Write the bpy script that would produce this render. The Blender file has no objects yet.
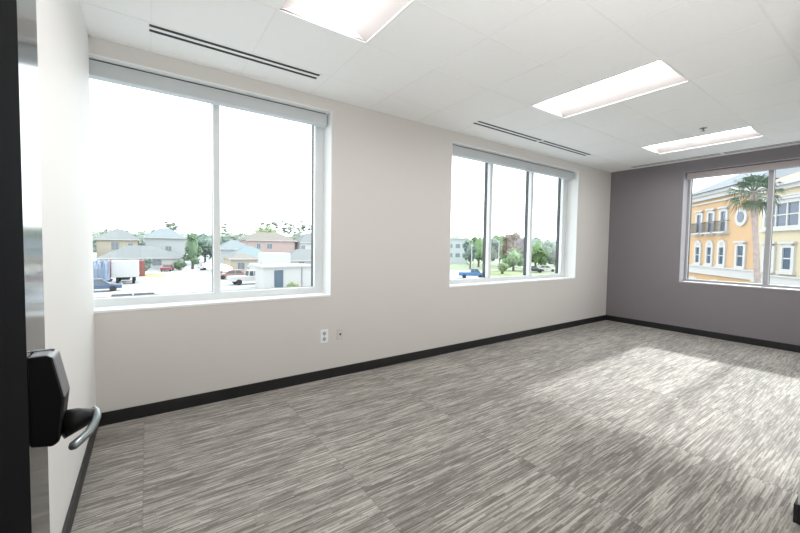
import bpy, bmesh, math, random
from mathutils import Vector, Matrix
C = bpy.context.scene.collection
random.seed(7)
H = 2.74; L = 7.335; YB = -3.04          # room: x 0..L, y YB..0 (windows on y=0), z 0..H
# ------------------------------------------------------------------ materials
def nodes(name):
    m = bpy.data.materials.new(name); m.use_nodes = True
    nt = m.node_tree; return m, nt, nt.nodes['Principled BSDF']
def mat(name, col, rough=.6, metal=0, var=.06, scale=6, bump=0, bscale=200, spec=.5, stretch=None):
    m, nt, b = nodes(name); N = nt.nodes; K = nt.links.new
    tc = N.new('ShaderNodeTexCoord'); no = N.new('ShaderNodeTexNoise'); no.inputs['Scale'].default_value = scale
    src = tc.outputs['Object']
    if stretch:
        mp = N.new('ShaderNodeMapping'); mp.inputs['Scale'].default_value = stretch; K(src, mp.inputs[0]); src = mp.outputs[0]
    K(src, no.inputs['Vector'])
    r = N.new('ShaderNodeValToRGB'); c = col
    r.color_ramp.elements[0].color = (*[max(0, v*(1-var)) for v in c], 1)
    r.color_ramp.elements[1].color = (*[min(1, v*(1+var)) for v in c], 1)
    K(no.outputs['Fac'], r.inputs[0]); K(r.outputs[0], b.inputs['Base Color'])
    b.inputs['Roughness'].default_value = rough; b.inputs['Metallic'].default_value = metal
    b.inputs['Specular IOR Level'].default_value = spec
    if bump:
        n2 = N.new('ShaderNodeTexNoise'); n2.inputs['Scale'].default_value = bscale; K(tc.outputs['Object'], n2.inputs['Vector'])
        bp = N.new('ShaderNodeBump'); bp.inputs['Strength'].default_value = bump; bp.inputs['Distance'].default_value = .002
        K(n2.outputs['Fac'], bp.inputs['Height']); K(bp.outputs[0], b.inputs['Normal'])
    return m
def emis(name, col, s):
    m, nt, b = nodes(name)
    b.inputs['Base Color'].default_value = (*col, 1)
    b.inputs['Emission Color'].default_value = (*col, 1); b.inputs['Emission Strength'].default_value = s
    return m
def glass(name):
    m, nt, b = nodes(name); N = nt.nodes; K = nt.links.new; N.remove(b)
    out = [n for n in N if n.type == 'OUTPUT_MATERIAL'][0]
    t = N.new('ShaderNodeBsdfTransparent'); t.inputs[0].default_value = (.96, .985, .98, 1)
    g = N.new('ShaderNodeBsdfGlossy'); g.inputs['Roughness'].default_value = .02
    lw = N.new('ShaderNodeLayerWeight'); lw.inputs['Blend'].default_value = .5; pw = N.new('ShaderNodeMath'); pw.operation = 'POWER'; K(lw.outputs['Facing'], pw.inputs[0]); pw.inputs[1].default_value = 5; fr = N.new('ShaderNodeMath'); fr.operation = 'MULTIPLY_ADD'; K(pw.outputs[0], fr.inputs[0]); fr.inputs[1].default_value = .6; fr.inputs[2].default_value = .03
    mx = N.new('ShaderNodeMixShader'); K(fr.outputs[0], mx.inputs[0]); K(t.outputs[0], mx.inputs[1]); K(g.outputs[0], mx.inputs[2])
    K(mx.outputs[0], out.inputs[0]); return m
def carpet():
    m, nt, b = nodes('carpet'); N = nt.nodes; K = nt.links.new
    tc = N.new('ShaderNodeTexCoord'); P = tc.outputs['Object']
    def vm(op, a, v):
        n = N.new('ShaderNodeVectorMath'); n.operation = op; K(a, n.inputs[0])
        if isinstance(v, tuple): n.inputs[1].default_value = v
        else: K(v, n.inputs[1])
        return n.outputs[0]
    def mm(op, a, c=None, c2=None):
        n = N.new('ShaderNodeMath'); n.operation = op
        for i, q in enumerate((a, c, c2)):
            if q is None: continue
            if isinstance(q, (int, float)): n.inputs[i].default_value = q
            else: K(q, n.inputs[i])
        return n.outputs[0]
    cell = vm('FLOOR', vm('DIVIDE', vm('ADD', P, (-.28, .09, 0)), (.98, .49, 1)), (0, 0, 0))
    wn = N.new('ShaderNodeTexWhiteNoise'); wn.noise_dimensions = '2D'; K(cell, wn.inputs['Vector'])
    off = vm('SCALE', wn.outputs['Color'], (0, 0, 0)); 
    off.node.inputs['Scale'].default_value = 40.0
    Q = vm('ADD', P, off)
    def stripes(sx, sy, det):
        n = N.new('ShaderNodeTexNoise'); n.inputs['Scale'].default_value = 1; n.inputs['Detail'].default_value = det
        n.inputs['Roughness'].default_value = .6
        K(vm('MULTIPLY', Q, (sx, sy, 1)), n.inputs['Vector']); return n.outputs['Fac']
    sp = N.new('ShaderNodeSeparateXYZ'); K(Q, sp.inputs[0]); qx, qy = sp.outputs[0], sp.outputs[1]
    def dashes(fy, fx, seed):
        row = mm('FLOOR', mm('MULTIPLY', qy, fy))
        w1 = N.new('ShaderNodeTexWhiteNoise'); w1.noise_dimensions = '1D'; K(mm('ADD', row, seed), w1.inputs['W'])
        col = mm('FLOOR', mm('ADD', mm('MULTIPLY', qx, fx), mm('MULTIPLY', w1.outputs['Value'], 37.0)))
        cb = N.new('ShaderNodeCombineXYZ'); K(row, cb.inputs[0]); K(col, cb.inputs[1]); cb.inputs[2].default_value = seed
        w2 = N.new('ShaderNodeTexWhiteNoise'); w2.noise_dimensions = '3D'; K(cb.outputs[0], w2.inputs['Vector']); return w2.outputs['Value']
    a = dashes(150, 5.5, 3.0); c = dashes(74, 3.2, 9.0); d = dashes(290, 12, 17.0); e = stripes(1.2, 4, 3); e2 = stripes(5, 40, 2)
    def cen(v, k): return mm('MULTIPLY', mm('SUBTRACT', v, .5), k)
    s = mm('ADD', mm('ADD', cen(a, .115), cen(c, .05)), mm('ADD', cen(d, .075), cen(e2, .16)))
    s = mm('ADD', mm('ADD', s, .507), cen(e, .11))
    s = mm('ADD', s, mm('MULTIPLY', mm('SUBTRACT', wn.outputs['Value'], .5), .03))
    r = N.new('ShaderNodeValToRGB'); K(s, r.inputs[0]); el = r.color_ramp.elements
    el[0].position = .35; el[0].color = (.085, .074, .066, 1)
    el[1].position = .69; el[1].color = (.66, .62, .56, 1)
    for p, cc in ((.45, (.155, .139, .124)), (.51, (.25, .229, .205)), (.56, (.385, .357, .322))):
        x = el.new(p); x.color = (*cc, 1)
    seam = N.new('ShaderNodeSeparateXYZ'); K(vm('DIVIDE', vm('ADD', P, (-.28, .09, 0)), (.98, .49, 1)), seam.inputs[0])
    fx = mm('ABSOLUTE', mm('SUBTRACT', mm('FRACT', seam.outputs[0]), .5)); ln = mm('GREATER_THAN', fx, .4955)
    dk = N.new('ShaderNodeMix'); dk.data_type = 'RGBA'; K(mm('MULTIPLY', ln, .18), dk.inputs[0]); K(r.outputs[0], dk.inputs[6]); dk.inputs[7].default_value = (.08, .075, .07, 1)
    K(dk.outputs[2], b.inputs['Base Color']); b.inputs['Roughness'].default_value = .8
    b.inputs['Specular IOR Level'].default_value = .25
    b.inputs['Sheen Weight'].default_value = .25; b.inputs['Sheen Roughness'].default_value = .5
    bp = N.new('ShaderNodeBump'); bp.inputs['Strength'].default_value = .5; bp.inputs['Distance'].default_value = .004
    K(s, bp.inputs['Height']); K(bp.outputs[0], b.inputs['Normal'])
    return m
M = dict(
 wall=mat('wall_paint', (.69, .668, .642), .75, var=.012, scale=2, bump=.12, bscale=260),
 wall_lit=mat('wall_paint_lit', (.80, .79, .775), .6, var=.012, scale=2, bump=.12, bscale=260),  # same wall paint made whiter: the light on the left wall put into its colour
 grey=mat('accent_paint', (.225, .205, .222), .7, var=.02, scale=2, bump=.15, bscale=260),
 reveal=mat('reveal_white', (.86, .87, .87), .5, var=.01),
 carpet=carpet(),
 tile=mat('ceiling_tile', (.92, .925, .915), .9, var=.015, scale=40, bump=.15, bscale=320),
 tbar=mat('ceiling_grid', (.88, .88, .87), .7, var=.01),
 base=mat('rubber_base', (.012, .012, .013), .45, var=.2),
 alu=mat('window_metal', (.74, .77, .78), .4, .0, var=.03),
 dark=mat('dark_metal', (.02, .022, .025), .45, var=.1),
 shade=mat('shade_fascia', (.56, .595, .605), .5, var=.02),
 shade3=mat('shade_fascia_warm', (.42, .37, .37), .5, var=.02),
 white=mat('white_enamel', (.88, .88, .87), .4, var=.01),
 refl=mat('troffer_reflector', (.66, .62, .615), .45, var=.01),
 slot=mat('slot_dark', (.025, .028, .03), .7, var=.1),
 plate=mat('white_plastic', (.86, .88, .90), .35, var=.01),
 plate2=mat('beige_plastic', (.66, .62, .59), .4, var=.01),
 socket=mat('socket_grey', (.45, .47, .5), .5, var=.02),
 chrome=mat('satin_nickel', (.26, .29, .30), .3, 1, var=.04),
 lockbk=mat('lock_black', (.008, .008, .009), .45, var=.1, spec=.2),
 locklit=mat('lock_lit', (.22, .22, .24), .4, .6, var=.04),  # lighter tone for the lit facets of the lock housing
 door=mat('door_satin', (.20, .205, .21), .12, .9, var=.06, scale=30, stretch=(1, 1, .05)),
 frame=mat('door_frame_black', (.003, .003, .004), .8, var=.1, spec=.03),
 frame3=mat('window_metal_grey', (.40, .40, .42), .4, var=.03), reveal3=mat('reveal_grey', (.42, .40, .42), .6, var=.02),
 glass=glass('glass'),
 lens=emis('lens', (1, .985, .97), 14.5),
)
def pm(name, c, rough=.8, **k):
    if name not in M:
        f = 1 if name == 'asphalt' else .5
        M[name] = mat(name, tuple(v*f for v in c), rough, **k)
    return M[name]
# ------------------------------------------------------------------ mesh building
class MB:
    def __init__(s): s.v = []; s.f = []; s.mi = []
    def add(s, vs, fs, mi=0):
        b = len(s.v); s.v += [tuple(q) for q in vs]; s.f += [tuple(i+b for i in f) for f in fs]; s.mi += [mi]*len(fs); return s
    def box(s, x0, x1, y0, y1, z0, z1, mi=0):
        x0, x1 = sorted((x0, x1)); y0, y1 = sorted((y0, y1)); z0, z1 = sorted((z0, z1))
        return s.add([(x, y, z) for z in (z0, z1) for x, y in ((x0, y0), (x1, y0), (x1, y1), (x0, y1))],
              [(3, 2, 1, 0), (4, 5, 6, 7), (0, 1, 5, 4), (1, 2, 6, 5), (2, 3, 7, 6), (3, 0, 4, 7)], mi)
    def prism(s, poly, a0, a1, axis='y', mi=0):
        n = len(poly)
        def P(p, a): return {'y': (p[0], a, p[1]), 'x': (a, p[0], p[1]), 'z': (p[0], p[1], a)}[axis]
        vs = [P(p, a0) for p in poly]+[P(p, a1) for p in poly]
        return s.add(vs, [tuple(range(n))[::-1], tuple(range(n, 2*n))]+[(i, (i+1) % n, n+(i+1) % n, n+i) for i in range(n)], mi)
    def tube(s, pts, rads, seg=10, mi=0, squash=1):
        pts = [Vector(p) for p in pts]; rings = []
        for i, p in enumerate(pts):
            t = (pts[min(i+1, len(pts)-1)]-pts[max(i-1, 0)]).normalized()
            a = t.cross(Vector((0, 0, 1)) if abs(t.z) < .9 else Vector((1, 0, 0))).normalized(); b = t.cross(a)
            rings.append([p+rads[i]*(a*math.cos(w)+b*squash*math.sin(w)) for w in [2*math.pi*k/seg for k in range(seg)]])
        vs = [q for r in rings for q in r]; fs = [tuple(range(seg))[::-1], tuple((len(pts)-1)*seg+k for k in range(seg))]
        for i in range(len(pts)-1):
            for k in range(seg):
                fs.append((i*seg+k, i*seg+(k+1) % seg, (i+1)*seg+(k+1) % seg, (i+1)*seg+k))
        return s.add(vs, fs, mi)
    def build(s, name, mats, parent=None, bevel=0, smooth=False, fix=True):
        me = bpy.data.meshes.new(name); me.from_pydata(s.v, [], s.f)
        if not isinstance(mats, (list, tuple)): mats = [mats]
        for m in mats: me.materials.append(m)
        me.polygons.foreach_set('material_index', s.mi)
        if fix:
            bm = bmesh.new(); bm.from_mesh(me); bmesh.ops.recalc_face_normals(bm, faces=bm.faces); bm.to_mesh(me); bm.free()
        if smooth: me.polygons.foreach_set('use_smooth', [True]*len(me.polygons))
        o = bpy.data.objects.new(name, me); C.objects.link(o)
        if parent: o.parent = parent
        if bevel:
            b = o.modifiers.new('b', 'BEVEL'); b.width = bevel; b.segments = 2; b.limit_method = 'ANGLE'
        return o
def tag(o, label=None, cat=None, group=None, kind=None):
    for k, v in (('label', label), ('category', cat), ('group', group), ('kind', kind)):
        if v: o[k] = v
    return o
def empty(name, loc=(0, 0, 0), rz=0, kind=None):
    o = bpy.data.objects.new(name, None); C.objects.link(o); o.location = loc; o.rotation_euler = (0, 0, rz)
    o.empty_display_size = .1
    if kind: o['kind'] = kind
    return o
def copy_tree(o, parent=None):
    c = o.copy(); C.objects.link(c)
    if parent: c.parent = parent
    for ch in list(o.children): copy_tree(ch, c)
    return c
def holed(mb, u0, u1, v0, v1, holes, put):
    us = sorted({u0, u1, *[h[0] for h in holes], *[h[1] for h in holes]}); vs = sorted({v0, v1, *[h[2] for h in holes], *[h[3] for h in holes]})
    us = [u for u in us if u0 <= u <= u1]; vs = [v for v in vs if v0 <= v <= v1]
    for a, b in zip(us, us[1:]):
        run = None
        for c, d in zip(vs, vs[1:]):
            inside = any(h[0] <= (a+b)/2 <= h[1] and h[2] <= (c+d)/2 <= h[3] for h in holes)
            if inside:
                if run: put(a, b, *run); run = None
            else: run = (run[0], d) if run else (c, d)
        if run: put(a, b, *run)
# ------------------------------------------------------------------ room shell
YA = -4.9; XA = 2.91; WT = .36
st = lambda o: tag(o, kind='structure')
fl = MB().box(-.2, L+.3, YA-.2, .3, -.12, 0); st(fl.build('floor', M['carpet']))
W1 = (-.05, 1.80, .83, 2.62); W2 = (3.375, 6.24, .83, 2.61); W3 = (-2.98, -1.114, .82, 2.567)
mb = MB(); holed(mb, -.3, L+.0, 0, H+.1, [W1, W2], lambda a, b, c, d: mb.box(a, b, 0, WT, c, d)); st(mb.build('wall_back', M['wall']))
mb = MB(); holed(mb, YB-.2, WT, 0, H+.1, [W3], lambda a, b, c, d: mb.box(L, L+WT, a, b, c, d)); st(mb.build('wall_right', M['grey']))
st(MB().box(-.3, 0, YA, 0, 0, H+.1).build('wall_left', M['wall_lit']))
mb = MB().box(XA, L, YB-.14, YB, 0, H+.1).box(XA, XA+.14, YA, YB-.14, 0, H+.1).box(-.3, XA+.14, YA-.14, YA, 0, H+.1)
st(mb.build('wall_front', M['wall']))
# ceiling with openings
XG = [.35+.62*i for i in range(-1, 12)]; YG = [-.43, -1.045, -1.605, -2.17, -2.745, -3.32, -3.9, -4.47]
LIGHTS = [(.97, 1.59), (3.45, 4.04), (5.93, 6.53)]
DIF = [('x', .335, 1.516, -.36), ('x', 3.37, 4.575, -.385), ('x', 4.60, 5.80, -.385), ('y', -1.60, -.40, 7.18), ('y', -2.83, -1.63, 7.18)]
DH = []
for k, a, b, c in DIF:
    DH.append((a, b, c-.055, c+.055) if k == 'x' else (c-.055, c+.055, a, b))
holes = [(a, b, -2.17, -1.045) for a, b in LIGHTS]+DH
mb = MB(); holed(mb, -.3, L+WT, YA-.14, WT, holes, lambda a, b, c, d: mb.box(a, b, c, d, H, H+.2))
ceil = st(mb.build('ceiling', M['tile']))
g = MB()
def seg_bars(lo, hi, cuts):
    out = [(lo, hi)]
    for c0, c1 in cuts:
        nx = []
        for a, b in out:
            if c1 <= a or c0 >= b: nx.append((a, b)); continue
            if c0 > a: nx.append((a, c0))
            if c1 < b: nx.append((c1, b))
        out = nx
    return out
bw = .0045
for x in XG:
    if not 0 < x < L: continue
    for a, b in seg_bars(YA, 0, [(h[2], h[3]) for h in holes if h[0]+.005 < x < h[1]-.005]): g.box(x-bw, x+bw, a, b, H-.002, H+.001)
for y in YG:
    w = bw*(1.8 if y == -2.745 else 1)
    for a, b in seg_bars(0, L, [(h[0], h[1]) for h in holes if h[2]+.005 < y < h[3]-.005]): g.box(a, b, y-w, y+w, H-.0022, H+.001)
# wall angle
for q in ((0, L, -.014, 0), (0, .014, YB, 0), (L-.014, L, YB, 0), (XA, L, YB, YB+.014)): g.box(*q, H-.006, H)
g.build('grid', M['tbar'], ceil)
# baseboards
bh = .095; bt = .012
st(MB().box(0, L, -bt, 0, 0, bh).build('baseboard_back', M['base'], bevel=.003))
st(MB().box(0, bt, YB+.1, -bt, 0, bh).build('baseboard_left', M['base'], bevel=.003))
st(MB().box(L-bt, L, YB+bt, -bt, 0, bh).build('baseboard_right', M['base'], bevel=.003))
st(MB().box(XA-bt, L, YB, YB+bt, 0, bh).box(XA-bt, XA, YA, YB, 0, bh).build('baseboard_front', M['base'], bevel=.003))
# ------------------------------------------------------------------ windows (u along wall, w outward, z)
def window(name, W, muls, jl, jr, P, rail=.06, rv=.2, al='alu', rl='reveal'):
    """P(u0,u1,w0,w1,z0,z1) -> box args"""
    root = empty(name, kind='structure'); u0, u1, z0, z1 = W; a, b, c = rv, rv+.05, rv+.105
    f = MB(); e = MB(); gk = MB()
    for mbx, w0, w1 in ((f, a, b), (e, b+.012, c)):
        mbx.box(*P(u0, u0+jl, w0, w1, z0, z1)); mbx.box(*P(u1-jr, u1, w0, w1, z0, z1))
        mbx.box(*P(u0+jl, u1-jr, w0, w1, z0, z0+rail)); mbx.box(*P(u0+jl, u1-jr, w0, w1, z1-.06, z1))
    f.build('window_frame', M[al], root, bevel=.003); e.build('outer_frame', M['dark'] , root)
    for m0, m1 in muls:
        MB().box(*P(m0, m1, a-.004, b+.002, z0+rail, z1-.06)).build('mullion', M[al], root, bevel=.003)
        MB().box(*P(m0, m1, b+.012, c, z0+rail, z1-.06)).build('outer_mullion', M['dark'], root)
    ed = [u0+jl]+[q for m in muls for q in m]+[u1-jr]
    for i in range(0, len(ed), 2):
        MB().box(*P(ed[i]-.01, ed[i+1]+.01, b+.003, b+.009, z0+rail-.01, z1-.05)).build('window_pane', M['glass'], root)
    r = MB()   # reveal lining and stool
    r.box(*P(u0, u1, -.004, a, z0-.012, z0+.004)); r.box(*P(u0-.0, u0+.006, 0, a, z0+.004, z1)); r.box(*P(u1-.006, u1, 0, a, z0+.004, z1)); r.box(*P(u0, u1, 0, a, z1-.006, z1))
    r.build('window_sill', M[rl], root)
    return root
PB = lambda u0, u1, w0, w1, z0, z1: (u0, u1, w0, w1, z0, z1)
PR = lambda u0, u1, w0, w1, z0, z1: (L+w0, L+w1, u0, u1, z0, z1)
window('window_1', W1, [(.788, .841)], .006, .09, PB, rail=.065)
window('window_2', W2, [(4.296, 4.351), (5.243, 5.298)], .06, .11, PB, rail=.06)
window('window_3', W3, [(-2.105, -2.05)], .06, .035, PR, rail=.035, al='frame3', rl='reveal3')
def shade(W, P, m, label, e1=.02, y0=.07, drop=.11):
    u0, u1, z0, z1 = W; root = empty('roller_shade', P(u0+.02, 0, y0, 0, 0, 0)[:1] and (0, 0, 0))
    tag(root, label, 'window shade', 'roller shades over the windows')
    MB().box(*P(u0+.012, u1-.034, y0, y0+.085, z1-.006-drop, z1-.014)).build('fascia', m, root, bevel=.004)
    for q in (u0+.007, u1-.034): MB().box(*P(q, q+.006, y0-.003, y0+.09, z1-.009-drop, z1-.01)).build('end_cap', M['alu'], root)
    MB().box(*P(u0+.012, u1-.034, y0+.004, y0+.085, z1-.014, z1-.008)).build('mounting_rail', M['slot'], root)
    return root
shade(W1, PB, M['shade'], 'pale grey roller shade housing atop the wide two-pane window beside the left wall', drop=.115)
shade(W2, PB, M['shade'], 'pale grey roller shade housing across the top of the three-pane window', drop=.12)
shade(W3, PR, M['shade3'], 'pinkish grey roller shade housing above the window in the dark grey wall', drop=.10)
# ------------------------------------------------------------------ ceiling lights
def troffer():
    t = empty('ceiling_light', (0, 0, H)); w, d = .31, .5625
    r = MB(); hh = .085; lw = .135; ze = hh
    # sloped reflector sides rising to the lens channel, end plates, housing shell above
    for s in (-1, 1):
        r.add([(s*(w-.012), -d+.012, 0.002), (s*(w-.012), d-.012, .002), (s*lw, d-.012, ze), (s*lw, -d+.012, ze)], [(0, 1, 2, 3)])
        r.add([(-w+.012, s*(d-.012), .002), (w-.012, s*(d-.012), .002), (lw, s*(d-.012), ze), (-lw, s*(d-.012), ze)], [(0, 1, 2, 3)])
    r.build('reflector', M['refl'], t, fix=False)
    fr = MB().box(-w, w, -d, -d+.012, -.003, .01).box(-w, w, d-.012, d, -.003, .01).box(-w, -w+.012, -d+.012, d-.012, -.003, .01).box(w-.012, w, -d+.012, d-.012, -.003, .01)
    fr.build('frame', M['white'], t)
    MB().box(-w, w, -d, d, hh+.012, hh+.03).box(-w, -w+.004, -d, d, .01, hh+.012).box(w-.004, w, -d, d, .01, hh+.012).box(-w, w, -d, -d+.004, .01, hh+.012).box(-w, w, d-.004, d, .01, hh+.012).build('housing', M['white'], t)
    ln = MB(); n = 8
    pr = [(-lw+2*lw*i/n, ze-.002-.030*math.sin(math.pi*i/n)) for i in range(n+1)]
    pr = pr+[(lw, ze+.004), (-lw, ze+.004)]
    ln.prism(pr, -d+.02, d-.02, 'y').build('lens', M['lens'], t)
    return t
tr = troffer()
for i, (lx, lb) in enumerate(zip(LIGHTS, ('recessed ceiling light nearest the camera, cut by the top edge of the photo', 'middle recessed troffer light, glowing above the three-pane window', 'farthest recessed troffer light, beside the sprinkler head near the grey wall'))):
    o = tr if i == 0 else copy_tree(tr)
    o.location = ((lx[0]+lx[1])/2, -1.6075, H); o.scale = ((lx[1]-lx[0])/.62, 1, 1)
    tag(o, lb, 'ceiling light', 'recessed ceiling lights')
# slot diffusers
def diffuser(k, a, b, c, label):
    n = (b-a); t = empty('slot_diffuser', ((a+b)/2, c, H) if k == 'x' else (c, (a+b)/2, H), 0 if k == 'x' else math.pi/2)
    tag(t, label, 'air vent', 'linear slot diffusers in the ceiling')
    h = n/2
    MB().box(-h, h, -.055, -.052, -.003, .05).box(-h, h, .052, .055, -.003, .05).box(-h, -h+.006, -.052, .052, -.003, .05).box(h-.006, h, -.052, .052, -.003, .05).build('frame', M['white'], t)
    MB().box(-h+.006, h-.006, -.015, .015, -.003, .03).build('centre_bar', M['white'], t)
    for y in (-.034, .034): MB().box(-h+.006, h-.006, y-.0185, y+.0185, -.001, .012).build('slot', M['slot'], t)
    MB().box(-h, h, -.055, .055, .05, .06).build('plenum_cover', M['slot'], t)
for q, lb in zip(DIF, ('long black-slotted air diffuser above the wide window beside the left wall', 'slot diffuser near the three-pane window, the half farther from the grey wall', 'slot diffuser near the three-pane window, the half closer to the grey wall', 'slim slot diffuser along the top of the grey wall, piece starting at the corner', 'slim slot diffuser along the top of the grey wall, piece above the window mullion')):
    diffuser(*q, lb)
# sprinkler
s = empty('sprinkler_head', (5.60, -1.83, H)); s.scale = (1, 1, .6); tag(s, 'small metal sprinkler head hanging under the ceiling beside the farthest light', 'sprinkler')
MB().tube([(0, 0, 0), (0, 0, -.006), (0, 0, -.012)], [.036, .036, .022], 20).build('escutcheon', M['chrome'], s, smooth=False)
MB().tube([(0, 0, -.012), (0, 0, -.035)], [.009, .007], 12).tube([(.012, 0, -.012), (.012, 0, -.04), (0, 0, -.052)], [.003]*3, 6).tube([(-.012, 0, -.012), (-.012, 0, -.04), (0, 0, -.052)], [.003]*3, 6).build('frame_arms', M['chrome'], s)
MB().tube([(0, 0, -.052), (0, 0, -.056)], [.02, .02], 16).build('deflector', M['chrome'], s)
# outlets
o = empty('power_outlet', (1.73, 0, .428)); tag(o, 'white duplex power outlet on the wall below the windows', 'outlet')
MB().box(-.041, .041, -.007, 0, -.066, .066).build('cover_plate', M['plate'], o, bevel=.003)
for z in (-.027, .027):
    sk = MB().prism([(.017*math.cos(a), z+.020*math.sin(a)) for a in [math.pi*k/8 for k in range(16)]], -.0095, -.006).build('socket', M['socket'], o)
    MB().box(-.009, -.006, -.0102, -.009, z-.003, z+.009).box(.006, .009, -.0102, -.009, z-.003, z+.009).box(-.002, .002, -.0102, -.009, z-.011, z-.007).build('pin_slots', M['dark'], sk)
MB().prism([(.003*math.cos(a), .003*math.sin(a)) for a in [math.pi*k/4 for k in range(8)]], -.0085, -.006).build('screw', M['chrome'], o)
o = empty('data_outlet', (1.902, 0, .428)); tag(o, 'beige data jack plate on the wall just right of the white outlet', 'outlet')
MB().box(-.035, .035, -.006, 0, -.058, .058).build('cover_plate', M['plate2'], o, bevel=.003)
MB().box(-.009, .009, -.0085, -.005, -.012, .008).build('jack', M['dark'], o)
for z in (-.042, .042): MB().prism([(.003*math.cos(a), z+.003*math.sin(a)) for a in [math.pi*k/4 for k in range(8)]], -.0075, -.005).build('screw', M['socket'], o)
# ------------------------------------------------------------------ door with lever lock, its frame
st(MB().box(0, .241, YB-.10, YB+.07, 0, H).box(0.0, .10, YB+.07, YB+.09, 0, 2.2).build('trim_1', M['frame'], bevel=.004))
door = empty('door_1', (0.055, -2.93, 0), kind='structure')
DX = .045
MB().box(0, DX, 0, .845, .01, 2.6).build('leaf', M['door'], door, bevel=.002)
lk = MB()
y0, y1 = .675, .745
prof = [(DX, -.090), (DX+.036, -.098), (DX+.047, -.090), (DX+.058, .010), (DX+.041, .102), (DX+.031, .108), (DX, .108)]
lk.prism([(a, b+.972) for a, b in prof], y0, y1, 'y')
lock = lk.build('lock_housing', [M['lockbk'], M['locklit']], door, bevel=.005)
for p in lock.data.polygons:
    if (p.normal.z > .3 or (p.normal.x > .5 and p.center.z > .98)) and abs(p.normal.y) < .5: p.material_index = 1  # upward and room-facing facets painted lighter, as if lit
tg = MB().box(DX+.0, DX+.035, y1-.02, y1-.016, 1.078, 1.0815).build('badge', M['chrome'], lock)
hd = MB().tube([(DX+.045, .715, .905), (DX+.075, .725, .908), (DX+.102, .735, .906)], [.036, .028, .016], 14, squash=.9).build('handle_shank', M['lockbk'], lock, smooth=True)
yy = .735
pts = [(DX+.100, yy+.014, .918), (DX+.106, yy, .914), (DX+.1085, yy-.025, .909), (DX+.106, yy-.05, .904), (DX+.099, yy-.08, .899), (DX+.088, yy-.105, .896), (DX+.079, yy-.122, .894), (DX+.076, yy-.128, .893)]
MB().tube(pts, [.006, .008, .0088, .0088, .0088, .0092, .0095, .006], 12, squash=1.0).build('lever', M['chrome'], lock, smooth=True)
for z in (.25, 1.25, 2.2): MB().tube([(DX+.004, -.006, z-.05), (DX+.004, -.006, z+.05)], [.007, .007], 10).build('hinge', M['lockbk'], door)
# ================================================================== OUTSIDE
GZ = -4.4
CAM = Vector((0.311659, -3.333971, 1.329933)); R_ = Vector((0.819282, -0.573193, 0.015046)); U_ = Vector((0.011617, 0.042828, 0.999015)); F_ = Vector((0.573273, 0.818300, -0.041747)); FL = 363.4916; PX, PY = 401.481, 260.8
def gp(px, D):                      # ground position at forward distance D, in the bearing of a photo column
    v = F_+R_*((px-PX)/FL)-U_*((245-PY)/FL)
    q = CAM+v*D; return q.x, q.y
def hz(px): return 239.7+(px)*.0148
def zz(px, py, D): return CAM.z-(py-hz(px))*D/FL
def xform(root_xy, rz):
    return Matrix.Translation((root_xy[0], root_xy[1], GZ)) @ Matrix.Rotation(rz, 4, 'Z')
st(MB().box(-160, 260, WT+.05, 260, GZ-.3, GZ).box(L+WT+.05, 260, -120, WT+.05, GZ-.3, GZ).build('ground', pm('asphalt', (.32, .335, .35), .9, var=.10, scale=.15)))
gr = pm('lawn', (.36, .43, .20), .95, var=.3, scale=.6)
def patch(px0, px1, D0, D1, m, name, z=.03):
    a, b, c, d = gp(px0, D0), gp(px1, D0), gp(px1, D1), gp(px0, D1)
    MBx = MB().prism([a, b, c, d], GZ-.02, GZ+z, 'z').build(name, m); st(MBx); return MBx
patch(489, 575, 62, 86, gr, 'trim_2')
patch(430, 590, 87, 200, pm('meadow', (.46, .56, .36), .95, var=.15, scale=.1), 'trim_6')
patch(100, 165, 58, 66, pm('dry_lawn', (.50, .47, .30), .95, var=.25, scale=.5), 'trim_3')
patch(262, 318, 50, 56, gr, 'trim_4')
patch(182, 238, 72, 84, pm('light_drive', (.72, .71, .69), .9, var=.1, scale=.4), 'trim_5')
# houses -----------------------------------------------------------------------
pane_m = pm('house_glass', (.30, .36, .42), .2, var=.2); trim_m = pm('house_trim', (.82, .82, .80), .6)
def house(label, x0, x1, yf, dep, eave, ridge, wall, roof, wins=(), kind='hip', group='houses across the road', door=None):
    cx = (x0+x1)/2; t = empty('house', (cx, yf, GZ)); tag(t, label, 'house', group)
    w = (x1-x0)/2; e = eave-GZ; r = ridge-GZ
    MB().box(-w, w, 0, dep, 0, e).build('wall', wall, t)
    ov = .5; rb = MB(); hip = min(w, dep/2)*.8 if kind == 'hip' else 0
    v = [(-w-ov, -ov, e-.1), (w+ov, -ov, e-.1), (w+ov, dep+ov, e-.1), (-w-ov, dep+ov, e-.1), (-w-ov+hip+(ov if hip else 0), dep/2, r), (w+ov-hip-(ov if hip else 0), dep/2, r)]
    rb.add(v, [(0, 1, 5, 4), (1, 2, 5), (2, 3, 4, 5), (3, 0, 4), (3, 2, 1, 0)]).build('roof', roof, t)
    MB().box(-w-ov, w+ov, -ov-.06, -ov, e-.3, e-.05).build('fascia', trim_m, t)
    for (wx, z0, z1, ww) in wins:
        a = wx-cx
        f = MB().box(a-ww/2-.12, a+ww/2+.12, -.07, 0.0, z0-GZ-.12, z1-GZ+.12).build('window', trim_m, t)
        MB().box(a-ww/2, a-.03, -.10, -.06, z0-GZ, z1-GZ).box(a+.03, a+ww/2, -.10, -.06, z0-GZ, z1-GZ).build('pane', pane_m, f)
    if door:
        a = door[0]-cx; MB().box(a-door[1]/2, a+door[1]/2, -.08, 0, 0, door[2]).build('garage_door', trim_m, t)
    return t
cream = pm('cream_render', (.80, .74, .60), .85); pink = pm('pink_render', (.78, .60, .56), .85); pale = pm('pale_render', (.72, .76, .78), .85)
whi = pm('white_render', (.84, .84, .83), .85); peach = pm('peach_render', (.82, .72, .58), .85)
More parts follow.
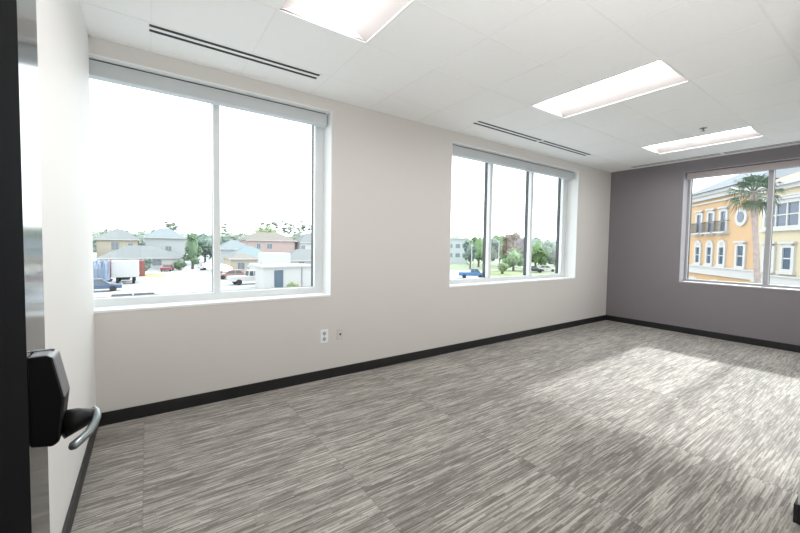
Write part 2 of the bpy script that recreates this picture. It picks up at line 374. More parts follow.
rg = pm('grey_shingle', (.30, .325, .335), .9, var=.12, scale=2); rb_ = pm('blue_grey_shingle', (.33, .385, .42), .9, var=.12, scale=2); rw = pm('warm_shingle', (.34, .31, .28), .9, var=.12, scale=2)
house('cream two-storey house with a grey roof, far left behind the low hip-roofed house', -8.8, -1.4, 101, 11, 1.9, 4.2, cream, rg, [(-5.6, -.5, 1.1, 1.3), (-2.8, -.4, .9, .8)])
house('pink two-storey end house at the far left edge of the wide window', -26, -10.0, 97, 9, 1.4, 3.9, pink, rg, [(-9.9, -.8, .8, 1.2)])
house('low house with grey hip roof in front of the two-storey houses', -7.4, 6.3, 88.5, 11, -1.9, .5, whi, rg, [(2.0, -3.6, -2.4, 1.6)], door=(4.0, 3.4, 2.2))
house('pale blue-grey two-storey house beside the dense round tree', -.0, 8.1, 102, 10, 2.5, 4.9, pale, rb_, [(4.6, -.9, .3, 1.2)])
house('small house with a bluish roof right of the wide window mullion', 15.6, 23.4, 99, 9, -.1, 2.1, pale, rb_, [(19.5, -2.2, -1.0, 1.4)])
house('pink two-storey house with two small windows', 24.4, 38.5, 110, 10, 2.4, 4.9, pink, rw, [(27.6, -.2, 1.3, 1.1), (30.8, -.2, 1.3, 1.5)])
house('long house with a grey roof behind the right end of the wide window', 39.8, 54.0, 108, 9, 2.0, 5.0, whi, rg, [(40.5, -.6, .9, 1.2)])
house('low house with dark grey hip roof behind the white shed', 26.6, 38.5, 80, 10, -2.4, .1, whi, rg, [(30, -3.9, -2.9, 1.3)])
house('peach house with a pale flat-hipped roof behind the white pickup', 13.2, 18.4, 71, 8, -1.5, -.7, peach, rw, [(15.0, -3.6, -2.4, 1.2)])
house('small house with teal roof above the peach house', 16.0, 24.0, 84, 8, -1.5, .6, pale, pm('teal_shingle', (.31, .41, .44), .9, var=.1), [(18, -3.4, -2.4, 1)])
# shed
t = empty('shed', (15.2, 43, GZ)); tag(t, 'low white shed with a dark door near the road', 'shed')
MB().box(-3.2, 3.2, 0, 4, 0, 2.75).build('wall', whi, t)
MB().box(-3.4, 3.4, -.3, 4.3, 2.75, 2.95).build('roof', pm('shed_roof', (.78, .79, .76), .7), t)
MB().box(-1.85, -.75, -.06, 0, .25, 2.4).build('door', pm('shed_door', (.13, .20, .28), .5), t)
MB().box(1.6, 1.75, -.05, 0, 0, 2.7).build('downpipe', pm('pipe', (.4, .4, .4), .6), t)
# flat pale block through the three-pane window
bx_, by_ = gp(461, 118); t = empty('block_building', (bx_, by_, GZ), -.75); tag(t, 'pale grey flat-roofed block building seen at the left of the three-pane window', 'building')
MB().box(-5, 2.2, 0, 8, 0, 8.0).build('wall', pm('block_wall', (.78, .86, .88), .85), t)
MB().box(-5.3, 2.5, -.3, 8.3, 8.0, 8.5).build('roof', pm('block_roof', (.74, .76, .76), .8), t)
for z in (2.2, 5.2):
    for x in (-3.4, -1, 1.2): MB().box(x-.7, x+.7, -.06, 0, z, z+1.3).build('window', pane_m, t)
# vehicles ----------------------------------------------------------------------
tyre = pm('tyre', (.03, .03, .03), .8); cglass = pm('car_glass', (.10, .13, .16), .15)
def car(label, px, D, rz, col, mname, kind='car', cat='car', S=1.0):
    x, y = gp(px, D); name = {'car': 'car', 'suv': 'sport_utility_vehicle', 'pickup': 'pickup_truck'}[kind]
    t = empty(name, (x, y, GZ), rz); tag(t, label, cat, 'vehicles outside'); t.scale = (S, S, S)
    body = pm(mname, col, .35, var=.02)
    if kind == 'car': low = [(-2.2, .35), (2.2, .35), (2.25, .7), (1.3, .88), (-1.9, .92), (-2.25, .8)]; cab = [(-1.7, .9), (1.1, .86), (.4, 1.38), (-1.1, 1.4)]
    elif kind == 'suv': low = [(-2.3, .4), (2.3, .4), (2.35, .95), (1.2, 1.08), (-2.3, 1.08)]; cab = [(-2.25, 1.05), (1.15, 1.05), (.6, 1.75), (-2.05, 1.78)]
    else: low = [(-2.7, .5), (2.7, .5), (2.75, 1.05), (1.6, 1.2), (-.2, 1.2), (-2.7, 1.2)]; cab = [(-.3, 1.15), (1.6, 1.15), (1.0, 1.85), (-.2, 1.88)]
    MB().prism(low, -.9, .9).build('body', body, t, bevel=.06)
    n = len(cab); zt = max(c[1] for c in cab); zb = min(c[1] for c in cab)
    def cabin(inset, grow, name, m, z_lo=None):
        mb = MB(); vs = []
        for sgn in (-1, 1):
            for (a, b) in cab:
                w = .84-(.17 if b > (zt+zb)/2 else 0)+grow; vs.append((a, sgn*w, b))
        mb.add(vs, [tuple(range(n))[::-1], tuple(range(n, 2*n))]+[(i, (i+1) % n, n+(i+1) % n, n+i) for i in range(n)])
        return mb.build(name, m, t)
    cabin(0, 0, 'windows', cglass)
    top = [c for c in cab if c[1] > (zt+zb)/2]; a0 = min(c[0] for c in top); a1 = max(c[0] for c in top)
    rf = MB().box(a0-.03, a1+.03, -.7, .7, zt-.02, zt+.05)
    for s_ in (-1, 1):
        rf.tube([((a0+a1)/2, s_*.70, zt), ((a0+a1)/2, s_*.86, zb)], [.05, .05], 6)
        rf.tube([(a0, s_*.69, zt), (min(c[0] for c in cab), s_*.86, zb)], [.06, .06], 6); rf.tube([(a1, s_*.69, zt), (max(c[0] for c in cab), s_*.86, zb)], [.05, .05], 6)
    rf.build('roof', body, t)
    rr = .33 if kind == 'car' else .4
    for sx in (-1, 1):
        for sy in (-1, 1):
            MB().tube([(sx*1.4*(1.15 if kind == 'pickup' else 1), sy*.93, rr), (sx*1.4*(1.15 if kind == 'pickup' else 1), sy*.68, rr)], [rr, rr], 16).build('wheel', tyre, t)
    for sy in (-1, 1): MB().box(2.2, 2.32, sy*.75-.13, sy*.75+.13, .68, .82).build('headlight', trim_m, t) if kind != 'pickup' else MB().box(2.68, 2.79, sy*.72-.13, sy*.72+.13, .85, 1.0).build('headlight', trim_m, t)
    return t
car('dark blue car at the bottom left corner of the wide window', 96, 41, .1, (.10, .16, .28), 'paint_navy')
car('white sport utility vehicle whose roof shows just above the left sill', 144, 28.6, .0, (.85, .84, .83), 'paint_white', 'suv')
car('small red car parked before the low house', 167, 72, 1.35, (.42, .10, .10), 'paint_red', S=.9)
car('white pickup truck parked left of the white shed', 249, 51, .1, (.86, .86, .86), 'paint_white', 'pickup', 'truck')
car('silver car parked in the lot behind the white pickup', 226, 66, .2, (.6, .62, .65), 'paint_silver')
car('rust red car behind the white pickup truck', 233, 58, 2.9, (.5, .26, .22), 'paint_rust')
car('white car beside the distant tree trunks', 210, 76, .2, (.85, .85, .85), 'paint_white')
car('bright blue pickup truck at the lower left of the three-pane window', 473, 66, -.75, (.10, .27, .55), 'paint_blue', 'pickup', 'truck', S=.9)
car('dark car parked at the right of the three-pane window', 534, 84, -.8, (.05, .07, .08), 'paint_black')
car('white car parked farthest right in the three-pane window', 547, 88, -.9, (.85, .85, .85), 'paint_white')
# box truck with covered load, white box truck, container
def truck(name, label, x, y, rz, box, m, cabm, cat='truck'):
    t = empty(name, (x, y, GZ), rz); tag(t, label, cat, 'vehicles outside'); l, w, h = box
    MB().box(-l/2, l/2, -w/2, w/2, .95, h).build('cargo_box', m, t, bevel=.03)
    MB().box(-l/2, l/2+1.9, -.45, .45, .6, .95).build('chassis', tyre, t)
    MB().prism([(l/2+.15, .6), (l/2+2.0, .6), (l/2+2.0, 1.5), (l/2+1.5, 2.3), (l/2+.15, 2.35)], -1.0, 1.0).build('cab', cabm, t, bevel=.05)
    MB().prism([(l/2+1.58, 2.2), (l/2+2.03, 1.55), (l/2+2.03, 1.5), (l/2+1.55, 2.2)], -.85, .85).build('windscreen', cglass, t)
    for xx in (-l/2+.8, l/2+1.2):
        for sy in (-1, 1): MB().tube([(xx, sy*1.02, .48), (xx, sy*.72, .48)], [.48, .48], 16).build('wheel', tyre, t)
    return t
truck('box_truck', 'white box truck parked near the left edge of the wide window', -2.1, 59.5, math.pi/2, (4.2, 2.9, 3.1), pm('box_white', (.88, .88, .88), .5), pm('cab_navy', (.16, .22, .34), .4))
t = empty('covered_trailer', (-5.2, 57.5, GZ)); tag(t, 'trailer with a slate blue tarpaulin at the far left of the wide window', 'trailer')
tp = MB()
for i in range(14):
    a = -1.6+i*3.2/13
    pass
NX, NZ = 16, 8; vs = []; fs = []
for i in range(NX+1):
    for j in range(NZ+1):
        a = math.pi*j/NZ; xx = -1.5+3.0*i/NX; rr = 1+.06*math.sin(i*2.3+j)+.04*math.sin(i*5.1)
        vs.append((xx, -1.15*math.cos(a)*rr, .7+2.5*abs(math.sin(a))**.55*rr))
for i in range(NX):
    for j in range(NZ): fs.append((i*(NZ+1)+j, (i+1)*(NZ+1)+j, (i+1)*(NZ+1)+j+1, i*(NZ+1)+j+1))
tp.add(vs, fs); tp.add([vs[j] for j in range(NZ+1)], [tuple(range(NZ+1))]); tp.add([vs[NX*(NZ+1)+j] for j in range(NZ+1)], [tuple(range(NZ+1))])
tp.build('tarpaulin', pm('tarp', (.28, .36, .50), .7, var=.3, scale=1.5), t)
MB().box(-1.7, 1.7, -1.05, 1.05, .5, .72).build('bed', tyre, t)
for sx in (-.7, .7):
    for sy in (-1, 1): MB().tube([(sx, sy*1.05, .35), (sx, sy*.8, .35)], [.35, .35], 14).build('wheel', tyre, t)
truck('box_truck', 'large white box truck above the shed roof in the wide window', 18.7, 62, math.pi+.05, (4.9, 2.5, 4.1), pm('box_white', (.88, .88, .88), .5), whi)
t = empty('shipping_container', (-2.6, 72, GZ)); tag(t, 'dull red storage container behind the white box truck', 'container')
cb = MB(); n = 30
for i in range(n): cb.box(-2.6+5.2*i/n, -2.6+5.2*(i+.6)/n, -1.24, -1.2, .15, 2.5)
cb.box(-2.6, 2.6, -1.2, 1.2, .1, 2.6).build('body', pm('container_red', (.50, .18, .17), .7, var=.15), t)
for sx in (-2.6, 2.5): MB().box(sx, sx+.1, -1.26, -1.16, 0, 2.65).build('corner_post', pm('container_post', (.42, .14, .14), .7), t)
# poles
for px, D, h, lb in ((499, 84, 7.0, 'tall white pole standing before the trees in the three-pane window'), (472, 79, 7.0, 'thin light pole left of the first mullion of the three-pane window')):
    x, y = gp(px, D); t = empty('light_pole', (x, y, GZ)); tag(t, lb, 'pole', 'poles outside')
    MB().tube([(0, 0, 0), (0, 0, h)], [.11, .07], 8).build('pole', trim_m, t)
    MB().box(-.7, .1, -.1, .1, h, h+.12).build('lamp_head', trim_m, t)
# trees -------------------------------------------------------------------------
bark = pm('bark', (.26, .21, .17), .9, var=.3, scale=3)
def leaves_mesh(mb, c, r, n, s, rng, squash=1):
    for _ in range(n):
        while True:
            p = Vector((rng.uniform(-1, 1), rng.uniform(-1, 1), rng.uniform(-1, 1)))
            if .35 < p.length < 1: break
        q = Vector((c[0]+p.x*r[0], c[1]+p.y*r[1], c[2]+p.z*r[2]))
        a = Vector((rng.uniform(-1, 1), rng.uniform(-1, 1), rng.uniform(-1, 1))).normalized(); b = a.orthogonal().normalized()
        k = s*rng.uniform(.6, 1.3)
        mb.add([q-a*k-b*k*.5, q+a*k*.2-b*k*.6, q+a*k+b*k*.2, q-a*k*.1+b*k*.6], [(0, 1, 2, 3)])
def core(mb, c, r, rng):
    n, m = 8, 6; vs = []
    for i in range(m+1):
        for j in range(n):
            th = math.pi*i/m; ph = 2*math.pi*j/n; k = .72*rng.uniform(.85, 1.1)
            vs.append((c[0]+r[0]*k*math.sin(th)*math.cos(ph), c[1]+r[1]*k*math.sin(th)*math.sin(ph), c[2]+r[2]*k*math.cos(th)))
    mb.add(vs, [(i*n+j, i*n+(j+1) % n, (i+1)*n+(j+1) % n, (i+1)*n+j) for i in range(m) for j in range(n)])
def tree(label, px, D, top, rad, m, seed, trunk=.25, name='leafy_tree', group='trees beyond the buildings', bush=False, dens=1.0, cat='tree', s=None):
    rng = random.Random(seed); x, y = gp(px, D); t = empty(name, (x, y, GZ)); tag(t, label, cat, group)
    h = top-GZ; mb = MB(); lo = 0.03*h if bush else .10*h
    blobs = [((0, 0, (lo+h)/2), (rad*.75, rad*.75, (h-lo)/2))]
    for _ in range(7):
        a = rng.uniform(0, 6.28); d = rad*rng.uniform(.3, .62); rr = rad*rng.uniform(.32, .5); z = rng.uniform(lo+rr, max(lo+rr+.01, h-rr*1.3))
        blobs.append(((d*math.cos(a), d*math.sin(a), z), (rr, rr, rr*rng.uniform(.8, 1.1))))
    for c, r in blobs:
        core(mb, c, r, rng); leaves_mesh(mb, c, r, int(110*dens), s or max(.12, rad*.12), rng)
    mb.build('foliage', m, t, fix=False)
    MB().tube([(0, 0, 0), (.05, 0, h*.3), (0, .05, h*.6)], [trunk*1.2, trunk, trunk*.5], 8).build('trunk', bark, t)
    return t
def leafm(n, c): return pm(n, c, .85, var=.35, scale=1.2)
G1 = leafm('leaf_deep', (.20, .32, .19)); G2 = leafm('leaf_blue', (.26, .37, .31)); G3 = leafm('leaf_light', (.42, .53, .28)); G4 = leafm('leaf_pale', (.47, .55, .46)); G5 = leafm('leaf_rust', (.40, .30, .24)); G6 = leafm('leaf_mid', (.26, .42, .18)); G7 = leafm('leaf_plum', (.33, .28, .32)); G8 = leafm('leaf_grey', (.40, .47, .40))  # pale and grey leaves hold the distance haze in their colour
tree('dense dark green tree beside the pale blue-grey house', 192.5, 78, 4.4, 2.1, G1, 1)
tree('broad bluish tree left of the wide window mullion', 205, 104, 4.6, 4.0, G2, 2)
tree('bluish tree half hidden by the wide window mullion', 217, 124, 5.6, 3.4, G2, 3)
tree('round shrub at the road corner below the dense dark tree', 179.5, 74, -2.2, 1.3, G1, 4, bush=True, name='shrub', cat='shrub', group='shrubs outside')
tree('round shrub between the red container and the low house', 145, 71, -1.8, 1.3, G2, 5, bush=True, name='shrub', cat='shrub', group='shrubs outside')
tree('yellow-green shrub in front of the white shed', 293, 43.2, -3.1, 1.1, G3, 6, bush=True, name='shrub', cat='shrub', group='shrubs outside')
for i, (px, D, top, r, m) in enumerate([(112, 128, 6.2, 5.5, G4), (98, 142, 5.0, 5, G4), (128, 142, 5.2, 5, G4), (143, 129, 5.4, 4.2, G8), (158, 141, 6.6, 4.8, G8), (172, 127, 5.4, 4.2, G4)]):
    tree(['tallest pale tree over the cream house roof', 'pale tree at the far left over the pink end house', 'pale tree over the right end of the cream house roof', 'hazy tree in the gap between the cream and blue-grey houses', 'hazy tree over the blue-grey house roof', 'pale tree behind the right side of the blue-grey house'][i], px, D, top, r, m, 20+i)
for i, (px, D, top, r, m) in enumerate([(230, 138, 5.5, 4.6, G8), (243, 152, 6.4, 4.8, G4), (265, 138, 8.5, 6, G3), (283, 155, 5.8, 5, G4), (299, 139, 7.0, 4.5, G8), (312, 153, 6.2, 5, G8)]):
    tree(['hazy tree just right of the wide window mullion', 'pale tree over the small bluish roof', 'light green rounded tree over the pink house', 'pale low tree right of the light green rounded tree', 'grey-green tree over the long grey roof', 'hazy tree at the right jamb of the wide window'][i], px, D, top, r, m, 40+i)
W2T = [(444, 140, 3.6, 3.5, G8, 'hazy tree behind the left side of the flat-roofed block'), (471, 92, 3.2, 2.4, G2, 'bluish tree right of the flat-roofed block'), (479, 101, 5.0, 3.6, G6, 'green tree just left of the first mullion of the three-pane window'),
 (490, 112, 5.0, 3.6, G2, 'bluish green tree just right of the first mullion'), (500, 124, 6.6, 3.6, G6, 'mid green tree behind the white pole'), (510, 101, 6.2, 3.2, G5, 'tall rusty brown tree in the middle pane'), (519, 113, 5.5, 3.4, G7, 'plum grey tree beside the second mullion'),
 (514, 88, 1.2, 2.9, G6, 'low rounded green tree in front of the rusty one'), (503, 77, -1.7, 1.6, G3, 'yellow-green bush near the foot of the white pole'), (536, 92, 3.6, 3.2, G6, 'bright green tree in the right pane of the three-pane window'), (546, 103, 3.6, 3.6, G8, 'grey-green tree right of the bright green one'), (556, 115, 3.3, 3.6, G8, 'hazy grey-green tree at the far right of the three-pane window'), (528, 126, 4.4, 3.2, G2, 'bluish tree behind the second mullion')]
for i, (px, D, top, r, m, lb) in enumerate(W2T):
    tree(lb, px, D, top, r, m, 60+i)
# far woodland band closing the horizon, its haze put into the pale colour
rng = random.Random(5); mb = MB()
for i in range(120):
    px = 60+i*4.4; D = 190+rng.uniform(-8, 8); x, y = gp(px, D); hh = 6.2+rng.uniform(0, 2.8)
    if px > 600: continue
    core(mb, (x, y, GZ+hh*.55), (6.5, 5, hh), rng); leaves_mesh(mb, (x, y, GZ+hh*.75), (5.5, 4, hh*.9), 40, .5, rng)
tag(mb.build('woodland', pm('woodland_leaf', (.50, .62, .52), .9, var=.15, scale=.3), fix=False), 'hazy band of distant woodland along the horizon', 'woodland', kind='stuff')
# sparse pines
rng = random.Random(11)
for i, (px, top) in enumerate([(264, 9.6), (270, 10.6), (276, 9.8), (283, 10.8), (290, 9.9), (297, 9.2), (303, 10.4), (310, 9.0), (169, 9.2), (176, 9.6), (226, 9.2)]):
    D = (164, 176)[i % 2]; top = 1.33+(top-1.33)*D/146; x, y = gp(px, D); t = empty('pine_tree', (x, y, GZ))
    tag(t, ['slender pine leftmost of the row over the pink house', 'slender pine second from the left over the pink house', 'slender pine third from the left over the pink house', 'tallest slender pine, fourth from the left of the row', 'slender pine fifth from the left of the row', 'slender pine sixth from the left, over the long grey roof', 'slender pine next to the last of the row', 'slender pine nearest the right jamb of the wide window', 'lone pine rising left of the dense dark tree', 'lone pine rising right over the blue-grey house', 'lone pine just right of the wide window mullion'][i], 'tree', 'slender pines on the skyline')
    h = top-GZ; MB().tube([(0, 0, 0), (.2, 0, h*.5), (0, 0, h)], [.22, .16, .06], 6).build('trunk', pm('pine_bark', (.45, .42, .38), .9), t)
    mb = MB()
    for k in range(9):
        a = rng.uniform(0, 6.28); zz_ = h*rng.uniform(.66, 1.0); d = rng.uniform(.3, 1.9)
        mb.tube([(0, 0, zz_-.3), (d*math.cos(a), d*math.sin(a), zz_)], [.06, .03], 4)
        leaves_mesh(mb, (d*math.cos(a), d*math.sin(a), zz_), (.8, .8, .3), 34, .42, rng)
    mb.build('foliage', pm('pine_leaf', (.34, .42, .34), .9, var=.2), t, fix=False)
# ------------------------------------------------------------------ orange building opposite the grey wall
P0 = Vector((50.51, 11.66, 0)); dr = Vector((-.75173, -.65947, 0)); nn = Vector((-.65947, .75173, 0))
# local x runs along the facade (u), local -y looks toward the room, z is world height
t = empty('apartment_building', (P0.x, P0.y, 0)); FZ = math.atan2(dr.y, dr.x)
t.rotation_euler = (0, 0, FZ)
tag(t, 'orange and cream building with white window surrounds, slate roof and a round window', 'building')
# with this rotation local +y = dr rotated 90deg ccw; sign so that outward = OY
ly = Vector((-math.sin(FZ), math.cos(FZ), 0)); OY = 1 if ly.dot(nn) > 0 else -1
def fb(mb, u0, u1, w0, w1, z0, z1, mi=0): return mb.box(u0, u1, OY*w0, OY*w1, z0, z1, mi)   # w = distance in front of the wall
orange = pm('orange_stucco', (.93, .60, .33), .85, var=.04, scale=.6); ycream = pm('cream_stucco', (.93, .80, .56), .85, var=.03); wt = pm('stone_white', (.86, .85, .83), .7, var=.03)
bgl = pm('sash_glass', (.10, .15, .24), .15, var=.3, scale=.8); iron = pm('iron', (.10, .11, .13), .5)
fb(MB(), -9, 11.0, -12, 0, GZ, 7.0).build('wall', orange, t)
fb(MB(), 11.0, 22, -12, .35, GZ, 6.3).build('wing_wall', ycream, t)
c = MB(); fb(c, -9.3, 11.3, -12, .55, 6.95, 7.25); fb(c, -9.2, 11.2, -.1, .35, 6.55, 6.95); fb(c, -9.1, 11.1, -.1, .15, 6.15, 6.3)
c.build('cornice', wt, t)
c = MB(); fb(c, 10.8, 22.3, -12, .85, 6.3, 6.62); fb(c, 10.9, 22.2, -.1, .6, 6.0, 6.3); fb(c, 10.95, 22.1, -.1, .5, 5.45, 5.6); c.build('wing_cornice', wt, t)
c = MB(); fb(c, -9, 11, 0, .22, -1.15, -.35); fb(c, -9, 11, 0, .32, -.42, -.3); c.build('belt_course', wt, t)
c = MB(); fb(c, 11, 22, .3, .55, -1.25, -.55); fb(c, 11, 22, .3, .66, -.62, -.5); c.build('wing_belt_course', wt, t)
def roof(u0, u1, ze, zr, name, m, hip=5.5, w=.8, dep=12):
    v = [(u0-.4, OY*w, ze), (u1+.4, OY*w, ze), (u1+.4, -OY*dep, ze), (u0-.4, -OY*dep, ze), (u0+hip, -OY*(dep/2), zr), (u1-hip, -OY*(dep/2), zr)]
    MB().add(v, [(0, 1, 5, 4), (1, 2, 5), (2, 3, 4, 5), (3, 0, 4), (3, 2, 1, 0)]).build(name, m, t)
roof(-.3, 11.2, 7.25, 10.9, 'roof', pm('slate', (.22, .265, .31), .8, var=.08, scale=1))
roof(11.2, 22.2, 6.62, 9.4, 'wing_roof', pm('terracotta', (.45, .24, .13), .8, var=.1, scale=1), hip=3.5)
def bwin(u, z0, z1, w, arch=False, base=0, sur=.28, cols=1, name='window'):
    f = MB(); fb(f, u-w/2-sur, u-w/2, base, base+.14, z0-.2, z1+.15); fb(f, u+w/2, u+w/2+sur, base, base+.14, z0-.2, z1+.15)
    fb(f, u-w/2, u+w/2, base, base+.14, z1, z1+(.15 if arch else .3)); fb(f, u-w/2-sur-.1, u+w/2+sur+.1, base, base+.24, z0-.38, z0-.18); fb(f, u-w/2, u+w/2, base, base+.14, z0-.18, z0)
    if arch:
        n = 12; ro = w/2+sur
        po = [(u+ro*math.cos(math.pi*k/n), z1+.15+ro*.95*math.sin(math.pi*k/n)) for k in range(n+1)]
        f.prism(po, OY*base, OY*(base+.14), 'y')
    else: fb(f, u-w/2-sur-.1, u+w/2+sur+.1, base, base+.26, z1+.3, z1+.45)
    cw = w/cols
    for k in range(cols+1):
        if 0 < k < cols: fb(f, u-w/2+k*cw-.06, u-w/2+k*cw+.06, base, base+.12, z0, z1)
    zm = (z0+z1)/2; fb(f, u-w/2, u+w/2, base, base+.10, zm-.045, zm+.045)
    o = f.build(name, wt, t)
    p_ = MB(); fb(p_, u-w/2, u+w/2, base-.0, base+.04, z0, z1); p_.build('pane', bgl, o)
    if arch:
        q = MB(); n = 10; r2 = w/2*.8; q.prism([(u+r2*math.cos(math.pi*k/n), z1+.22+r2*math.sin(math.pi*k/n)) for k in range(n+1)], OY*(base+.13), OY*(base+.16), 'y'); q.build('fanlight', pm('fan_pale', (.70, .66, .60), .6), o)
    return o
for u in (-3.4, -1.0, 1.85, 3.98, 6.05):
    bwin(u, 3.25, 5.1, .78)
    r = MB()
    fb(r, u-.85, u+.85, .50, .54, 4.15, 4.2); fb(r, u-.85, u+.85, .50, .54, 3.15, 3.2)
    for k in range(12): fb(r, u-.85+k*.1525, u-.82+k*.1525, .50, .53, 3.2, 4.15)
    fb(r, u-.85, u-.81, 0, .5, 4.15, 4.2); fb(r, u+.81, u+.85, 0, .5, 4.15, 4.2)
    r.build('balcony_railing', iron, t)
    q = MB(); fb(q, u-.9, u+.9, 0, .55, 3.0, 3.14); q.build('balcony_slab', wt, t)
for u in (-3.4, -1.0, 1.85, 3.98, 6.0): bwin(u, .02, 1.62, .72, arch=True)
bwin(8.75, -.05, 1.75, .85)
# round window
o = MB(); n = 24
o.prism([(8.62+.80*math.cos(2*math.pi*k/n), 4.35+.82*math.sin(2*math.pi*k/n)) for k in range(n)], 0, OY*.14, 'y'); o = o.build('round_window', wt, t)
MB().prism([(8.62+.45*math.cos(2*math.pi*k/n), 4.35+.48*math.sin(2*math.pi*k/n)) for k in range(n)], OY*.13, OY*.17, 'y').build('pane', bgl, o)
for u in (1.0, 5.0, 9.0): # ground floor arches
    q = MB(); q.prism([(u+1.5*math.cos(math.pi*k/12), -2.8+1.25*math.sin(math.pi*k/12)) for k in range(13)]+[(u-1.5, GZ+.1), (u+1.5, GZ+.1)], 0, OY*.1, 'y'); q.build('arch', wt, t)
bwin(13.85, 3.25, 4.95, 3.3, base=.35, cols=3, name='triple_window')
bwin(18.3, 3.25, 4.95, 3.3, base=.35, cols=3, name='triple_window')
for u in (12.72, 14.6, 17.2, 19.2): bwin(u, .0, 1.6, .8, base=.35)
# palm ----------------------------------------------------------------------------
PD = 23.0
def at(px, py, D):
    return CAM+(F_+R_*((px-PX)/FL)-U_*((py-PY)/FL))*D
top = at(753.5, 191, PD); b0 = at(757.5, 285, PD); dirv = (b0-top)/(b0.z-top.z); base = top+dirv*(GZ-top.z)
pt = empty('palm_tree', (base.x, base.y, GZ)); tag(pt, 'tall palm tree with a ringed trunk in front of the orange building', 'palm')
tl = top-Vector((base.x, base.y, GZ)); tb = MB(); pts = []; rad = []
for i in range(40):
    k = i/39; p = tl*k; pts.append((p.x, p.y, p.z))
    hh_ = (1-k)*tl.z
    r0 = .135+(.015 if i % 2 else 0)
    if hh_ < 2.2: r0 += .06*(1-abs(hh_-1.0)/1.4) if abs(hh_-1.0) < 1.4 else 0
    if hh_ < 1.3: r0 += .03*(i % 2)
    rad.append(r0+.03*(1-k))
tb.tube(pts, rad, 14).build('trunk', pm('palm_bark', (.60, .48, .44), .95, var=.35, scale=5), pt)
rng = random.Random(3)
fm = [pm('palm_leaf', (.085, .16, .085), .6, var=.35, scale=2), pm('palm_leaf_dry', (.36, .33, .20), .7, var=.2)]
def frond(az, el, ln, fan, m, seed):
    r_ = random.Random(seed); mb = MB(); d = Vector((math.cos(az)*math.cos(el), math.sin(az)*math.cos(el), math.sin(el)))
    s_ = tl+Vector((0, 0, -.1)); hub = s_+d*ln; hub.z -= .10*ln
    mid = s_+d*ln*.5
    mb.tube([s_, mid, hub], [.03, .022, .015], 5)
    side = d.cross(Vector((0, 0, 1))).normalized(); up = side.cross(d).normalized()
    if up.z < 0: up = -up
    for k in range(17):
        a = -1.9+3.8*k/16; ll = fan*(1-.22*abs(a)/2)*r_.uniform(.9, 1.1)
        v = (d*math.cos(a)+side*math.sin(a)).normalized()
        drp = Vector((0, 0, -1))
        p1 = hub+v*ll*.55+up*.06+drp*.04; p2 = hub+v*ll+drp*ll*r_.uniform(.25, .55)
        w = v.cross(up).normalized()*.035*fan/.8
        mb.add([hub, p1-w, p2, p1+w+up*.015], [(0, 1, 2, 3)])
    return mb.build('frond', m, pt, fix=False)
nf = 27
for i in range(nf):
    az = i*2.39996; k = i/(nf-1); el = 1.35-2.15*k
    frond(az, el, .82+.25*k*(1-k)*2, .78, fm[0], i)
for i in range(9): frond(i*.7+.2, -1.15, .62, .5, fm[1], 100+i)
# ------------------------------------------------------------------ light
w = bpy.data.worlds.new('sky'); bpy.context.scene.world = w; w.use_nodes = True; nt = w.node_tree; N = nt.nodes; K = nt.links.new
bg = N['Background']; tc = N.new('ShaderNodeTexCoord'); sx = N.new('ShaderNodeSeparateXYZ'); K(tc.outputs['Generated'], sx.inputs[0])
r = N.new('ShaderNodeValToRGB'); K(sx.outputs['Z'], r.inputs[0]); el = r.color_ramp.elements
el[0].position = .0; el[0].color = (.98, .99, 1, 1); el[1].position = .8; el[1].color = (.80, .90, 1, 1)
cl = N.new('ShaderNodeTexNoise'); cl.inputs['Scale'].default_value = 3; cl.inputs['Detail'].default_value = 5; K(tc.outputs['Generated'], cl.inputs['Vector'])
mx = N.new('ShaderNodeMix'); mx.data_type = 'RGBA'; mx.inputs[7].default_value = (1, 1, 1, 1); K(cl.outputs['Fac'], mx.inputs[0]); K(r.outputs[0], mx.inputs[6])
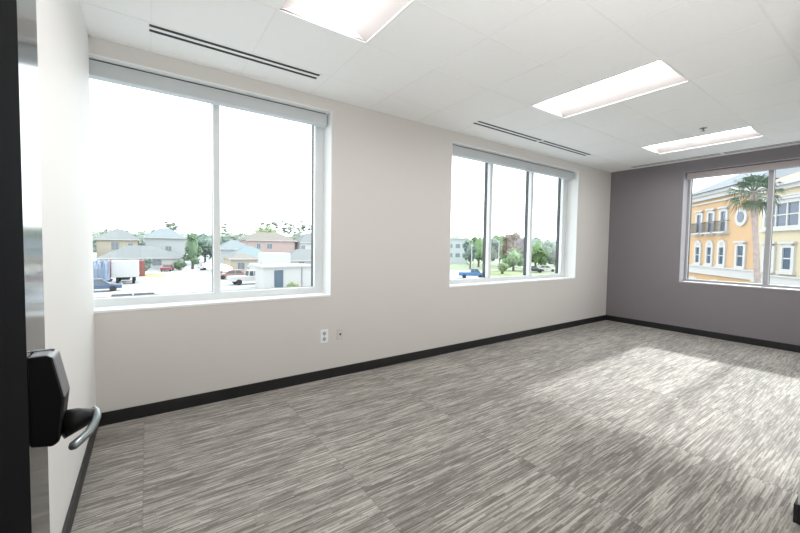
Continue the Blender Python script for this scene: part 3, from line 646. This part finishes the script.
K(mx.outputs[2], bg.inputs['Color']); bg.inputs['Strength'].default_value = 2.6
def light(name, kind, loc, rot, energy, color=(1, 1, 1), **k):
    l = bpy.data.lights.new(name, kind); l.energy = energy; l.color = color
    for a, b in k.items(): setattr(l, a, b)
    o = bpy.data.objects.new(name, l); C.objects.link(o); o.location = loc; o.rotation_euler = rot; return o
sd = Vector((-1, -.03, -.565)).normalized()
sun = light('sun', 'SUN', (20, 0, 20), sd.to_track_quat('-Z', 'Y').to_euler(), 4.4, (1, .98, .97), angle=math.radians(3))
light('ceiling_fill', 'AREA', (1.35, -3.42, .9), (math.radians(165), 0, math.radians(-30)), 26, (1, .99, .98), shape='DISK', size=.5)  # added fill lamp facing up, there only to brighten the ceiling
def portal(loc, rot, sx_, sy_):
    o = light('sky_portal', 'AREA', loc, rot, 1, shape='RECTANGLE', size=sx_, size_y=sy_); o.data.cycles.is_portal = True
portal((.9, .33, 1.72), (math.radians(-90), 0, 0), 1.8, 1.8)
portal((4.8, .33, 1.72), (math.radians(-90), 0, 0), 2.87, 1.8)
portal((L+.33, -2.04, 1.7), (math.radians(90), 0, math.radians(90)), 1.88, 1.76)
# ------------------------------------------------------------------ camera
cd = bpy.data.cameras.new('camera'); cam = bpy.data.objects.new('camera', cd); C.objects.link(cam)
cd.sensor_width = 36; cd.lens = FL/800*36; cd.clip_start = .02; cd.clip_end = 1000
cd.shift_x = -(PX-400)/800; cd.shift_y = (PY-266.5)/800
m = Matrix((( R_.x, U_.x, -F_.x, CAM.x), (R_.y, U_.y, -F_.y, CAM.y), (R_.z, U_.z, -F_.z, CAM.z), (0, 0, 0, 1))); cam.matrix_world = m
sc = bpy.context.scene; sc.camera = cam
sc.view_settings.view_transform = 'Standard'; sc.view_settings.look = 'None'; sc.view_settings.exposure = .47
sc.cycles.max_bounces = 10; sc.cycles.diffuse_bounces = 6; sc.cycles.transparent_max_bounces = 12
sc.cycles.use_denoising = True; sc.cycles.sample_clamp_indirect = 6
